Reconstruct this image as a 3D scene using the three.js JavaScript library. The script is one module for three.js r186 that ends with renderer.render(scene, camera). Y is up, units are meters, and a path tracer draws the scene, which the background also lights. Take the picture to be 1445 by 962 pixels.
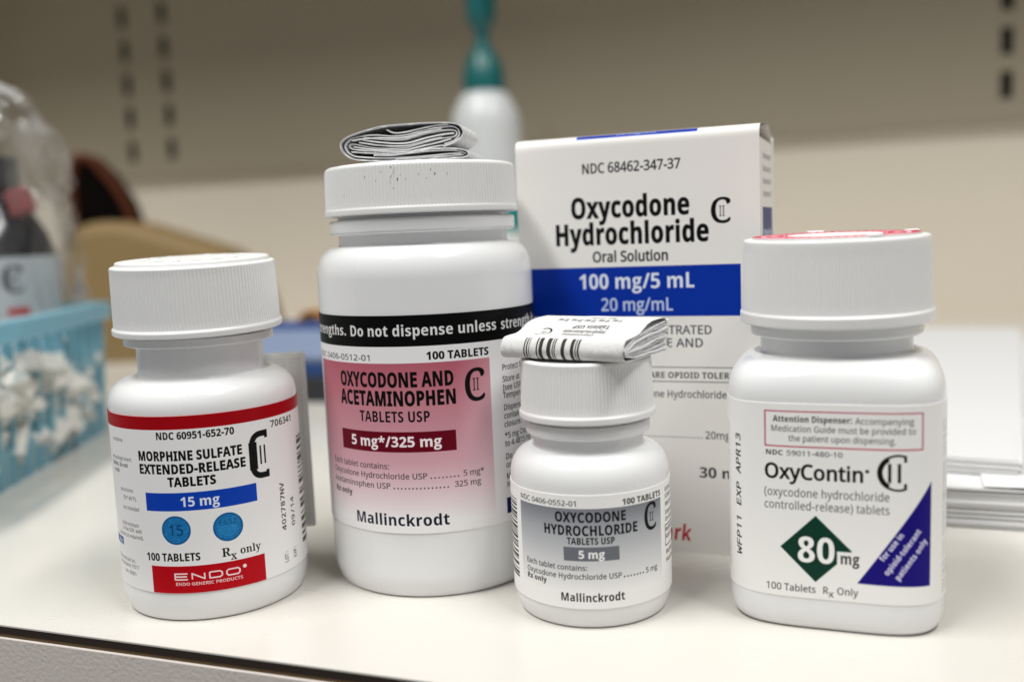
import * as THREE from 'three';
import { mergeGeometries } from 'three/addons/utils/BufferGeometryUtils.js';
import { RoundedBoxGeometry } from 'three/addons/geometries/RoundedBoxGeometry.js';
import { ImprovedNoise } from 'three/addons/math/ImprovedNoise.js';
import { RectAreaLightUniformsLib } from 'three/addons/lights/RectAreaLightUniformsLib.js';

// ---------------------------------------------------------------- camera, light, exposure
const scene = new THREE.Scene();
const camera = new THREE.PerspectiveCamera(39.22, 1024 / 681, 0.02, 20);
camera.position.set(0, 0.0944, 0);
camera.rotation.order = 'YXZ';
camera.rotation.set(-0.1145, 0, -0.0421);
camera.focus = 0.240;
camera.userData.fStop = 6.0;
scene.add(camera);
const renderer = new THREE.WebGLRenderer({ antialias: true });
renderer.setSize(1024, 681);
renderer.toneMapping = THREE.LinearToneMapping;
renderer.toneMappingExposure = 1.09;
renderer.shadowMap.enabled = true;
RectAreaLightUniformsLib.init();
scene.background = new THREE.Color().setRGB(0.20, 0.20, 0.20);     // the dim light of the room all round

function tag(o, label, category, group, kind) {
  if (label) o.userData.label = label;
  if (category) o.userData.category = category;
  if (group) o.userData.group = group;
  if (kind) o.userData.kind = kind;
  return o;
}
const used = {};
function numbered(n) { const k = used[n] = (used[n] ?? -1) + 1; return k ? n + '_' + String(k).padStart(3, '0') : n; }
function thing(name, label, category, pos = [0, 0, 0], turn = 0, kind) {
  const g = new THREE.Group(); g.name = numbered(name); g.position.set(...pos); g.rotation.y = turn; scene.add(g);
  return tag(g, label, category, null, kind);
}
function part(name, geo, mat, parent, label) {
  const m = new THREE.Mesh(geo, mat); m.name = name; m.castShadow = m.receiveShadow = true; parent.add(m);
  if (label) m.userData.label = label;
  return m;
}
function rng(seed) { return () => { seed = (seed + 0x6D2B79F5) | 0; let t = Math.imul(seed ^ (seed >>> 15), 1 | seed); t = (t + Math.imul(t ^ (t >>> 7), 61 | t)) ^ t; return ((t ^ (t >>> 14)) >>> 0) / 4294967296; }; }
const noise = new ImprovedNoise();

// ceiling lamps: a glowing panel in a frame and an area light of the same size just below it
function ceilingLamp(x, y, z, w, d, strength, label, aim) {
  const g = thing('ceiling_light', label, 'ceiling light', [x, y, z]);
  const housing = part('housing', new RoundedBoxGeometry(w + 0.04, 0.06, d + 0.04, 2, 0.01).translate(0, 0.034, 0), new THREE.MeshStandardMaterial({ color: 0xdddddd, roughness: 0.6 }), g);
  part('diffuser', new THREE.BoxGeometry(w, 0.006, d), new THREE.MeshStandardMaterial({ color: 0xffffff, emissive: 0xffffff, emissiveIntensity: 1 }), housing);
  const l = new THREE.RectAreaLight(new THREE.Color().setRGB(1, 0.99, 0.965), strength, w, d);
  l.name = 'tube_light'; l.position.set(0, -0.006, 0); l.rotation.x = -Math.PI / 2; l.castShadow = true; g.add(l);
  return g;
}
ceilingLamp(-0.62, 1.55, 0.15, 0.2, 0.9, 42.0, 'long fluorescent ceiling light over the left front of the counter');
ceilingLamp(0.55, 1.55, 0.25, 0.2, 0.9, 31.0, 'long fluorescent ceiling light over the right front of the counter');

// ---------------------------------------------------------------- computed textures
function noiseTex(size, fn) {
  const d = new Uint8Array(size * size * 4);
  for (let j = 0; j < size; j++) for (let i = 0; i < size; i++) {
    const v = Math.max(0, Math.min(255, Math.round(255 * fn(i / size, j / size)))), o = (j * size + i) * 4;
    d[o] = d[o + 1] = d[o + 2] = v; d[o + 3] = 255;
  }
  const t = new THREE.DataTexture(d, size, size); t.wrapS = t.wrapT = THREE.RepeatWrapping; t.magFilter = THREE.LinearFilter; t.needsUpdate = true;
  return t;
}
function tileNoise(u, v, f, z) {       // noise that tiles over the unit square
  const a = (x, y) => noise.noise(x * f, y * f, z), s = (t) => t * t * (3 - 2 * t);
  return THREE.MathUtils.lerp(THREE.MathUtils.lerp(a(u, v), a(u - 1, v), s(u)), THREE.MathUtils.lerp(a(u, v - 1), a(u - 1, v - 1), s(u)), s(v));
}
const pebble = noiseTex(512, (u, v) => 0.5 + 0.5 * tileNoise(u, v, 26, 3.1) + 0.25 * tileNoise(u, v, 52, 8.2));
const soft = noiseTex(256, (u, v) => 0.55 + 0.35 * tileNoise(u, v, 5, 1.7) + 0.25 * tileNoise(u, v, 14, 5.5) + 0.12 * tileNoise(u, v, 40, 2.5));
const fine = noiseTex(256, (u, v) => 0.5 + 0.3 * tileNoise(u, v, 60, 0.3) + 0.3 * tileNoise(u, v, 23, 9.3));
const rep = (t, x, y = x) => { const c = t.clone(); c.repeat.set(x, y); c.needsUpdate = true; return c; };
const rgb = (r, g, b) => new THREE.Color().setRGB(r, g, b);
const std = (o) => new THREE.MeshStandardMaterial(o), phys = (o) => new THREE.MeshPhysicalMaterial(o);

const M = {
  counter: std({ color: rgb(0.665, 0.645, 0.595), roughness: 0.40, roughnessMap: rep(soft, 4), bumpMap: rep(fine, 40), bumpScale: 0.00003 }),
  core: std({ color: rgb(0.020, 0.009, 0.005), roughness: 0.7 }),
  glue: std({ color: rgb(0.17, 0.095, 0.03), roughness: 0.7, bumpMap: rep(fine, 30, 2), bumpScale: 0.0002 }),
  apron: std({ color: rgb(0.64, 0.59, 0.545), roughness: 0.55, bumpMap: rep(pebble, 34, 34), bumpScale: 0.00010 }),
  wall: std({ color: rgb(0.76, 0.69, 0.575), roughness: 0.75, bumpMap: rep(fine, 20), bumpScale: 0.0003 }),
  shelf: std({ color: rgb(0.345, 0.30, 0.22), roughness: 0.6, bumpMap: rep(fine, 20), bumpScale: 0.0002 }),
  dark: std({ color: rgb(0.03, 0.026, 0.02), roughness: 0.9 }),
  hdpe: phys({ color: rgb(0.81, 0.814, 0.816), roughness: 0.19 }),
  cap: phys({ color: rgb(0.83, 0.83, 0.825), roughness: 0.38 }),
};

// ---------------------------------------------------------------- shape helpers (arguments in millimetres)
function fillet(pts) {                                                   // [x, y, radius] corners -> rounded polyline
  const out = [];
  pts.forEach(([x, y, r], i) => {
    if (!r || i === 0 || i === pts.length - 1) { out.push([x, y]); return; }
    const P = new THREE.Vector2(x, y), A = new THREE.Vector2(...pts[i - 1]).sub(P), B = new THREE.Vector2(...pts[i + 1]).sub(P);
    const t = Math.min(r, A.length() * 0.49, B.length() * 0.49), a = A.clone().setLength(t).add(P), b = B.clone().setLength(t).add(P);
    for (let k = 0; k <= 6; k++) { const s = k / 6, q = (1 - s) * (1 - s), w = 2 * s * (1 - s), e = s * s; out.push([a.x * q + P.x * w + b.x * e, a.y * q + P.y * w + b.y * e]); }
  });
  return out;
}
function dense(pts, step) {                                              // split long segments
  const out = [pts[0]];
  for (let i = 1; i < pts.length; i++) {
    const [x0, y0] = pts[i - 1], [x1, y1] = pts[i], n = Math.max(1, Math.ceil(Math.hypot(x1 - x0, y1 - y0) / step));
    for (let k = 1; k <= n; k++) out.push([x0 + (x1 - x0) * k / n, y0 + (y1 - y0) * k / n]);
  }
  return out;
}
function lathe(pts, seg = 128) { return new THREE.LatheGeometry(pts.map(([x, y]) => new THREE.Vector2(Math.max(0, x) / 1000, y / 1000)), seg, Math.PI, Math.PI * 2); }
function ribbedLathe(pts, ribs, amp, y0, y1, rMin) {                      // a lathe whose side carries fine vertical ribs between y0 and y1
  const g = lathe(pts, ribs * 6), p = g.attributes.position, smooth = THREE.MathUtils.smoothstep;
  for (let i = 0; i < p.count; i++) {
    const x = p.getX(i), y = p.getY(i) * 1000, z = p.getZ(i), r = Math.hypot(x, z) * 1000;
    if (r < rMin) continue;
    const m = smooth(y, y0, y0 + 0.8) * (1 - smooth(y, y1 - 0.8, y1)), k = (r + amp * m * (Math.cos(Math.atan2(x, z) * ribs) - 1)) / r;
    p.setX(i, x * k); p.setZ(i, z * k);
  }
  g.computeVertexNormals();
  const n = g.attributes.normal, rows = pts.length, last = ribs * 6 * rows;   // close the seam's normals
  for (let j = 0; j < rows; j++) { const a = new THREE.Vector3().fromBufferAttribute(n, j).add(new THREE.Vector3().fromBufferAttribute(n, last + j)).normalize(); n.setXYZ(j, a.x, a.y, a.z); n.setXYZ(last + j, a.x, a.y, a.z); }
  return g;
}
function gridGeo(nu, nv, at, uvAt) {
  const pos = [], uv = [], idx = [];
  for (let j = 0; j <= nv; j++) for (let i = 0; i <= nu; i++) { pos.push(...at(i / nu, j / nv)); uv.push(...(uvAt ? uvAt(i / nu, j / nv) : [i / nu, j / nv])); }
  for (let j = 0; j < nv; j++) for (let i = 0; i < nu; i++) { const a = j * (nu + 1) + i, b = a + 1, c = a + nu + 1, d = c + 1; idx.push(a, b, d, a, d, c); }
  const g = new THREE.BufferGeometry();
  g.setAttribute('position', new THREE.Float32BufferAttribute(pos, 3)); g.setAttribute('uv', new THREE.Float32BufferAttribute(uv, 2)); g.setIndex(idx); g.computeVertexNormals();
  return g;
}
// a sticker wrapped round a section: sec(s) gives [x, z, normal x, normal z] in mm at arc length s from the front
function wrapGeo(sec, s0, s1, y0, y1, thick, nu) {
  const at = (s, y, o) => { const [x, z, nx, nz] = sec(s); const q = o > 0.05 ? o + 0.05 + 0.05 * noise.noise(s * 0.11, y * 0.06, 3.3) : o; return [(x + nx * q) / 1000, y / 1000, (z + nz * q) / 1000]; };
  const rows = [[y0, 0.02], [y0, thick], [y0 + 0.05, thick + 0.01], ...[1, 2, 3, 4, 5, 6, 7].map((i) => [y0 + (y1 - y0) * i / 8, thick + 0.01]), [y1 - 0.05, thick + 0.01], [y1, thick], [y1, 0.02]];
  const g = gridGeo(nu, rows.length - 1, (u, v) => { const [y, o] = rows[Math.round(v * (rows.length - 1))]; const e = u < 0.5 / nu || u > 1 - 0.5 / nu ? 0.02 : o; return at(s0 + (s1 - s0) * u, y, e); },
    (u, v) => [u, (rows[Math.round(v * (rows.length - 1))][0] - y0) / (y1 - y0)]);
  return g;
}
const circleSec = (r) => (s) => { const a = s / r; return [r * Math.sin(a), r * Math.cos(a), Math.sin(a), Math.cos(a)]; };
function superSec(a, n) {                                                // rounded-square section by arc length, with its half length
  const N = 1600, S = [], pt = (t) => { const c = Math.cos(t), s = Math.sin(t); return [a * Math.sign(s) * Math.abs(s) ** (2 / n), a * Math.sign(c) * Math.abs(c) ** (2 / n)]; };
  let acc = 0, prev = pt(0);
  // walk t finely near the axes, where the curve is flat and fast
  const ts = Array.from({ length: N + 1 }, (_, i) => { const q = i / N * 2, k = Math.floor(q), f = q - k; return (k + (f < 0.5 ? 0.5 * (2 * f) ** 3 : 1 - 0.5 * (2 - 2 * f) ** 3)) * Math.PI / 2; });
  for (const t of ts) { const p = pt(t); acc += Math.hypot(p[0] - prev[0], p[1] - prev[1]); S.push([acc, p[0], p[1]]); prev = p; }
  const half = acc;
  const sec = (s) => {
    const q = Math.min(Math.abs(s), half); let lo = 0, hi = S.length - 1;
    while (hi - lo > 1) { const m = (lo + hi) >> 1; if (S[m][0] < q) lo = m; else hi = m; }
    const f = (q - S[lo][0]) / Math.max(1e-9, S[hi][0] - S[lo][0]), x = S[lo][1] + f * (S[hi][1] - S[lo][1]), z = S[lo][2] + f * (S[hi][2] - S[lo][2]);
    const nx = Math.sign(x) * Math.abs(x / a) ** (n - 1), nz = Math.sign(z) * Math.abs(z / a) ** (n - 1), l = Math.hypot(nx, nz) || 1, sg = s < 0 ? -1 : 1;
    return [sg * x, z, sg * nx / l, nz / l];
  };
  return { sec, half };
}

// ---------------------------------------------------------------- print on labels: canvas in millimetres, x to the right, y up
function sheet(s0, s1, y0, y1, k, bg) {
  const c = document.createElement('canvas'); c.width = Math.round((s1 - s0) * k); c.height = Math.round((y1 - y0) * k);
  const x = c.getContext('2d'); x.fillStyle = bg; x.fillRect(0, 0, c.width, c.height);
  const X = (s) => (s - s0) * k, Y = (y) => (y1 - y) * k;
  const P = {
    c: x, X, Y, k,
    rect(a, b, w, t, col) { x.fillStyle = col; x.fillRect(X(a), Y(t), (w - a) * k, (t - b) * k); },
    poly(pts, col, stroke, lw) { x.beginPath(); pts.forEach(([a, b], i) => (i ? x.lineTo(X(a), Y(b)) : x.moveTo(X(a), Y(b)))); if (col) { x.closePath(); x.fillStyle = col; x.fill(); } if (stroke) { x.strokeStyle = stroke; x.lineWidth = lw * k; x.stroke(); } },
    // text from a to b (mm), standing on y, capitals cap mm tall
    text(str, a, b, y, cap, font, col, o = {}) {
      x.save(); x.font = font.replace('$', '100px'); x.textBaseline = 'alphabetic'; x.textAlign = 'left';
      const w = x.measureText(str).width, h = x.measureText('H').actualBoundingBoxAscent || 71, sy = cap * k / h;
      const sx = b === null ? sy * (o.squeeze ?? 1) : (b - a) * k / w;
      let ox = X(a); if (b === null && o.right) ox -= w * sx;
      x.translate(ox, Y(y)); if (o.turn) x.rotate(-o.turn);
      if (o.slant) x.transform(1, 0, -o.slant, 1, 0, 0);
      x.scale(sx, sy);
      if (o.blur) x.globalAlpha = o.blur;
      if (o.halo) { x.lineJoin = 'round'; x.strokeStyle = o.halo; x.lineWidth = o.haloWidth; x.strokeText(str, 0, 0); }
      x.fillStyle = col; x.fillText(str, 0, 0);
      if (o.bold) { x.lineJoin = 'round'; x.strokeStyle = col; x.lineWidth = o.bold; x.strokeText(str, 0, 0); }
      x.restore();
    },
    circle(a, b, r, col) { x.beginPath(); x.arc(X(a), Y(b), r * k, 0, 7); x.fillStyle = col; x.fill(); },
    bars(a, b, w, t, seed, upright, col = '#1a1a1a', step = 0.28) {
      const q = rng(seed); let p = upright ? a : b; const end = upright ? w : t;
      while (p < end) { const on = step * (1 + Math.floor(q() * 3)); if (upright) P.rect(p, b, Math.min(end, p + on), t, col); else P.rect(a, p, w, Math.min(end, p + on), col); p += on + step * (1 + Math.floor(q() * 3)); }
    },
    tex() { const t = new THREE.CanvasTexture(c); t.colorSpace = THREE.SRGBColorSpace; t.anisotropy = 8; return t; },
  };
  return P;
}
const SB = 'bold $ sans-serif', SR = '$ sans-serif', SE = '$ serif', SEB = 'bold $ serif', MO = '$ monospace';
function scheduleMark(P, l, r, b, t, il, ir, ib, it, col = '#080808') {   // the serif C with II inside
  P.text('C', l, r, b + 0.1, t - b - 0.2, SE, col, { bold: 2.5 });
  P.text('II', il, ir, ib, it - ib, SE, col, {});
}
const labelMat = (tex, rough = 0.42) => phys({ map: tex, roughness: rough, specularIntensity: 0.28 });

// ---------------------------------------------------------------- the counter, the wall, the shelf panel
{
  const W = thing('counter', 'cream laminate counter top with dark brown front seam and grey front edge', 'counter', [-0.0725, 0, -0.2128], -0.350, 'structure');
  const bx = (w, h, d, x, y, z) => new THREE.BoxGeometry(w, h, d).translate(x, y, z);
  const top = bx(3.2, 0.0004, 1.2, 0.2, -0.0002, -0.6);
  part('laminate_sheet', top, M.counter, W);
  part('core_seam', bx(3.2, 0.0019, 1.1998, 0.2, -0.00140, -0.6), M.core, W, 'dark brown seam along the front edge');
  part('glue_line', bx(3.2, 0.0008, 1.1996, 0.2, -0.0028, -0.6), M.glue, W);
  const ap = new RoundedBoxGeometry(3.2, 0.06, 0.02, 3, 0.0004).translate(0.2, -0.0333, -0.0097);
  const uv = ap.attributes.uv, ps = ap.attributes.position;
  for (let i = 0; i < uv.count; i++) uv.setXY(i, ps.getX(i) * 1.0, ps.getY(i) * 1.0);
  part('edge_band', ap, M.apron, W, 'grey pebbled front edge');
}
const WY = 0.30, wallAt = (s, off = 0) => [0.41 + s * Math.cos(WY) - off * Math.sin(WY), 0, -0.816 + s * Math.sin(WY) + off * Math.cos(WY)];
{
  const w = part('wall', new THREE.BoxGeometry(3.4, 1.2, 0.02).translate(-0.3, 0.5, -0.019), M.wall, scene);
  w.position.set(...wallAt(0)); w.rotation.y = -WY; tag(w, 'plain beige back wall behind the counter', null, null, 'structure');
  const sh = new THREE.Shape(); sh.moveTo(-1.9, 0.1690); sh.lineTo(1.3, 0.1690); sh.lineTo(1.3, 0.95); sh.lineTo(-1.9, 0.95); sh.closePath();
  const hw = 0.0048, hh = 0.0112;
  for (const s of [-0.854, -0.804, 0.0105, 0.0605]) for (let k = 0; k < 15; k++) {
    const y = 0.1975 + 0.0357 * k, h = new THREE.Path();
    h.moveTo(s - hw, y - hh); h.lineTo(s - hw, y + hh); h.lineTo(s + hw, y + hh); h.lineTo(s + hw, y - hh); h.closePath(); sh.holes.push(h);
  }
  const g = thing('shelf_panel', 'taupe steel shelf back panel with columns of slots above the wall', 'shelf panel', wallAt(0), -WY, 'structure');
  part('slotted_panel', new THREE.ExtrudeGeometry(sh, { depth: 0.002, bevelEnabled: false }), M.shelf, g);
  part('backing', new THREE.BoxGeometry(3.2, 0.78, 0.001).translate(-0.3, 0.56, -0.0078), M.dark, g);
  part('lower_lip', new RoundedBoxGeometry(3.2, 0.003, 0.009, 2, 0.0008).translate(-0.3, 0.1680, -0.0028), M.shelf, g);
  // the shelf board that the panel carries, just above the frame
  const b = part('wall_shelf', new RoundedBoxGeometry(3.0, 0.025, 0.25, 2, 0.003).translate(-0.3, 0.49, 0.13), M.shelf, scene);
  part('end_panel', new RoundedBoxGeometry(0.02, 0.80, 0.30, 2, 0.002).translate(-1.11, 0.56, 0.155), M.shelf, g);
  b.position.set(...wallAt(0)); b.rotation.y = -WY; tag(b, 'steel shelf board fixed to the slotted panel above the counter', null, null, 'structure');
}

// ---------------------------------------------------------------- the four pill bottles
function roundBody(r, baseR, shoulderY, neckR, neckY, topY, seam = 0.1) {
  const pts = fillet([[0, 0.5, 0], [baseR - 3, 0.5, 0.6], [baseR - 2.2, 0, 0.6], [baseR, 0, 1.2], [r, 4.2, 3.6], [r, shoulderY, 0]]);
  const n = 22, w = r - neckR, h = neckY - shoulderY;
  for (let i = 1; i <= n; i++) {                                           // rounded shoulder, flattening into the neck
    const a = i / n * Math.PI / 2, e = 2 / 2.25;
    pts.push([neckR + 0.4 + (w - 0.4) * Math.cos(a) ** e, shoulderY + (h - 0.5) * Math.sin(a) ** e]);
  }
  pts.push([neckR + 0.12, neckY - 0.3], [neckR, neckY + 0.2], [neckR, topY]);
  const g = lathe(dense(pts, 3), 320), p = g.attributes.position;            // with the faint parting line of the mould
  for (let i = 0; i < p.count; i++) {
    const x = p.getX(i), z = p.getZ(i), l = Math.hypot(x, z); if (l < 0.005) continue;
    const a = Math.atan2(x, z), d = Math.min(Math.abs(a - seam), Math.abs(Math.abs(a - seam) - Math.PI)), k = 1 + 0.00009 * Math.max(0, 1 - d / 0.016) / l;
    p.setX(i, x * k); p.setZ(i, z * k);
  }
  const keep = g.attributes.normal.clone(); g.computeVertexNormals(); const nm = g.attributes.normal, rows = nm.count / 321;
  for (let j = 0; j < rows; j++) for (const i of [j, 320 * rows + j]) nm.setXYZ(i, keep.getX(i), keep.getY(i), keep.getZ(i));
  return g;
}
function ring(r0, r1, y0, y1, round = 0.6) { return lathe(fillet([[r0, y0, 0], [r1, y0 + 0.2, round], [r1, y1, round], [r0, y1, 0]]), 128); }

const F1 = 0.3167, F2 = 0.0873, F3 = -0.0766;
// 1: morphine sulfate bottle, red banded label
{
  const P = sheet(-74, 74, 7.9, 52.8, 13, '#f1f0f0');
  P.rect(-74, 49.5, 74, 52.8, '#a5000f');
  P.text('NDC 60951-652-70', -12.7, 6.4, 47.05, 1.85, SB, '#0c0c0c', { bold: 2 });
  P.text('706341', 16.5, 26, 46.9, 1.7, MO, '#1a1a1a', { bold: 5 });
  P.text('MORPHINE SULFATE', -18.4, 8.1, 41.75, 2.35, SB, '#060606', { bold: 4 });
  P.text('EXTENDED-RELEASE', -18.4, 8.8, 38.4, 2.35, SB, '#060606', { bold: 4 });
  P.text('TABLETS', -10.5, 1.2, 35.2, 2.3, SB, '#060606', { bold: 4 });
  // heavy square C with II
  { const x = P.c, k = P.k; x.strokeStyle = '#0d0d0d'; x.lineWidth = 1.5 * k; x.lineJoin = 'round';
    x.beginPath(); x.moveTo(P.X(15.2), P.Y(46.0)); x.lineTo(P.X(13.4), P.Y(46.0)); x.quadraticCurveTo(P.X(10.6), P.Y(46.0), P.X(10.6), P.Y(42.6)); x.lineTo(P.X(10.6), P.Y(38.2)); x.quadraticCurveTo(P.X(10.6), P.Y(35.2), P.X(13.4), P.Y(35.2)); x.lineTo(P.X(15.2), P.Y(35.2)); x.stroke();
    P.rect(9.75, 37.0, 12.0, 44.0, '#0d0d0d');
    P.rect(14.4, 44.7, 15.3, 46.75, '#0d0d0d'); P.rect(14.4, 34.45, 15.3, 36.4, '#0d0d0d');
    P.rect(12.75, 38.1, 13.2, 42.9, '#060606'); P.rect(14.0, 38.1, 14.45, 42.9, '#060606'); }
  P.rect(-17, 29.0, 11.1, 33.6, '#0840b4');
  P.text('15 mg', -7.8, 1.7, 30.0, 2.5, SB, '#e9eefa');
  for (const [cx, cy] of [[-9.4, 24.1], [3.2, 23.8]]) {
    P.circle(cx, cy, 3.65, '#1c74b4'); const q = rng(cx * 77 | 0);
    for (let i = 0; i < 220; i++) { const a = q() * 6.28, r = 3.4 * Math.sqrt(q()); P.circle(cx + r * Math.cos(a), cy + r * Math.sin(a), 0.06 + 0.16 * q(), q() < 0.55 ? '#2a86c4' : '#1769a6'); }
    P.c.lineWidth = 0.45 * P.k; P.c.strokeStyle = 'rgba(10,70,125,0.55)'; P.c.beginPath(); P.c.arc(P.X(cx), P.Y(cy), 3.45 * P.k, 0, 7); P.c.stroke();
  }
  P.text('15', -11.3, -7.5, 22.8, 2.7, SR, '#0b4a80', { bold: 4 });
  P.circle(3.2, 23.8, 2.4, 'rgba(60,150,200,0.35)'); P.text('E652', 1.0, 5.4, 24.4, 1.4, SR, '#0f5590', { bold: 4 });
  P.text('100 TABLETS', -18.3, -3.9, 16.2, 2.0, SB, '#060606', { bold: 2 });
  P.text('R', 1.1, 3.3, 16.3, 2.2, SEB, '#0a0a0a'); P.text('x', 3.2, 4.8, 15.2, 2.0, SEB, '#0a0a0a'); P.text('only', 5.6, 11.1, 16.25, 1.9, SEB, '#0a0a0a');
  P.rect(-17, 7.9, 12, 14.85, '#b80012');
  { const x = P.c; x.strokeStyle = '#f4e4e4'; x.lineWidth = 0.38 * P.k; const L = (pts) => P.poly(pts, null, '#f4e4e4', 0.38);
    const b = 11.4, t = 12.9, m = 12.15;
    L([[-7.4, t], [-10.6, t], [-10.6, b], [-7.4, b]]); L([[-10.6, m], [-7.6, m]]);
    L([[-6.3, b], [-6.3, t], [-3.3, b], [-3.3, t]]);
    L([[-2.1, t], [0.4, t], [0.9, t - 0.4], [0.9, b + 0.4], [0.4, b], [-2.1, b], [-2.1, t]]);
    L([[2.4, t], [4.8, t], [5.2, t - 0.4], [5.2, b + 0.4], [4.8, b], [2.4, b], [2.0, b + 0.4], [2.0, t - 0.4], [2.4, t]]);
    P.circle(6.5, 13.0, 0.5, '#f4e4e4'); }
  P.text('ENDO GENERIC PRODUCTS', -10.6, 5.9, 9.85, 0.85, SR, '#f3dcdc', { bold: 2 });
  P.text('402787NV', 19.9, 32.8, 18.8, 1.5, MO, '#1a1a1a', { turn: Math.PI / 2, bold: 4 });
  P.text('09/14', 24.0, 32.0, 18.9, 1.5, MO, '#1a1a1a', { turn: Math.PI / 2, bold: 4 });
  P.text('LOT:', 19.9, 23.1, 10.1, 1.3, MO, '#222', { turn: Math.PI / 2, bold: 3 }); P.text('EXP:', 23.7, 26.9, 10.3, 1.3, MO, '#222', { turn: Math.PI / 2, bold: 3 });
  P.bars(28.5, 12.5, 36.5, 42, 41, false, '#111', 0.42);
  for (const [r, y, str, f] of [[-24, 45.9, 'morphine', SR], [-20.7, 41.1, 'see package insert.', SR], [-22.6, 39.4, 'Tablets. Do not', SB], [-27, 37.7, 'crush', SB], [-21.3, 33.1, 'excursions', SR], [-20.2, 31.0, '(59°-86°F).', SR], [-19.6, 28.4, 'not intended', SR], [-20.3, 24.2, 'child-resistant', SR], [-19.3, 22.7, 'in the USP, with', SR], [-18.9, 21.1, 'closure (as required).', SR], [-22.8, 14.6, 'Pharmaceuticals Inc.', SR], [-21.6, 13.0, 'Pennsylvania 19317', SR], [-22.9, 11.2, 'Rev. 00001', SR]])
    P.text(str, r, null, y, 1.05, f, '#222', { right: true, squeeze: 0.85 });
  P.rect(-36, 18.4, -28.6, 20.4, '#1d3f8f'); P.text('Rx', -32, -29.4, 18.8, 1.1, SB, '#dfe6f5');
  const B = thing('pill_bottle', 'white bottle with red banded label for morphine sulfate tablets, leftmost of the bottles', 'pill bottle', [-0.0836, 0, -0.2551]);
  part('body', roundBody(24.15, 22.8, 53.2, 16.2, 61.2, 80, 0.12), M.hdpe, B);
  part('neck_ring', ring(15.5, 19.1, 68.6, 71.0), M.hdpe, B);
  const l = part('label', wrapGeo(circleSec(24.15), -74, 74, 7.9, 52.8, 0.14, 140), labelMat(P.tex()), B, 'white printed label with red and blue bars'); l.rotation.y = F1;
  const cap = part('cap', ribbedLathe(dense(fillet([[17, 72.6, 0], [17.5, 71.9, 0.2], [21.7, 71.9, 0.35], [21.75, 73.4, 0.4], [21.25, 73.9, 0.3], [20.9, 89.4, 0.9], [19.7, 89.5, 0.2], [19.4, 90.6, 0.4], [0, 90.7, 0]]), 1.2), 140, 0.09, 74.2, 88.6, 20.5), M.cap, B, 'ribbed white screw cap'); cap.rotation.x = 0.036; cap.position.set(0, 0.0002, -0.0028);
  const marks = [];
  for (let i = 0; i < 16; i++) if (i % 5 !== 4) marks.push(new RoundedBoxGeometry(0.0013 + 0.0005 * (i % 3), 0.0003, 0.0024, 1, 0.00012).translate(0, 0.09078, 0.0128).rotateY(i * Math.PI / 8));
  part('raised_marks', mergeGeometries(marks), M.cap, cap);
  // folded leaflet stuck to the rear
  const out = part('outsert', new RoundedBoxGeometry(0.016, 0.0518, 0.0035, 2, 0.0006), std({ color: rgb(0.84, 0.84, 0.82), roughness: 0.85, bumpMap: rep(fine, 3), bumpScale: 0.0002 }), B, 'grey folded paper leaflet stuck to its rear right side');
  out.position.set(0.0153, 0.0363, -0.0195); out.rotation.y = 0.20;
  const op = sheet(0, 20, 0, 51.8, 16, '#efeeea'); for (let i = 0; i < 60; i++) { const q = rng(900 + i); op.text('tablets morphine release', 0.8 + q(), 19, 50.4 - i * 0.84, 0.42, SR, '#8d8c88'); }
  const of = part('leaflet_front', new THREE.PlaneGeometry(0.0150, 0.0506), std({ map: op.tex(), roughness: 0.85 }), out); of.position.z = 0.0019;
}
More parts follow.
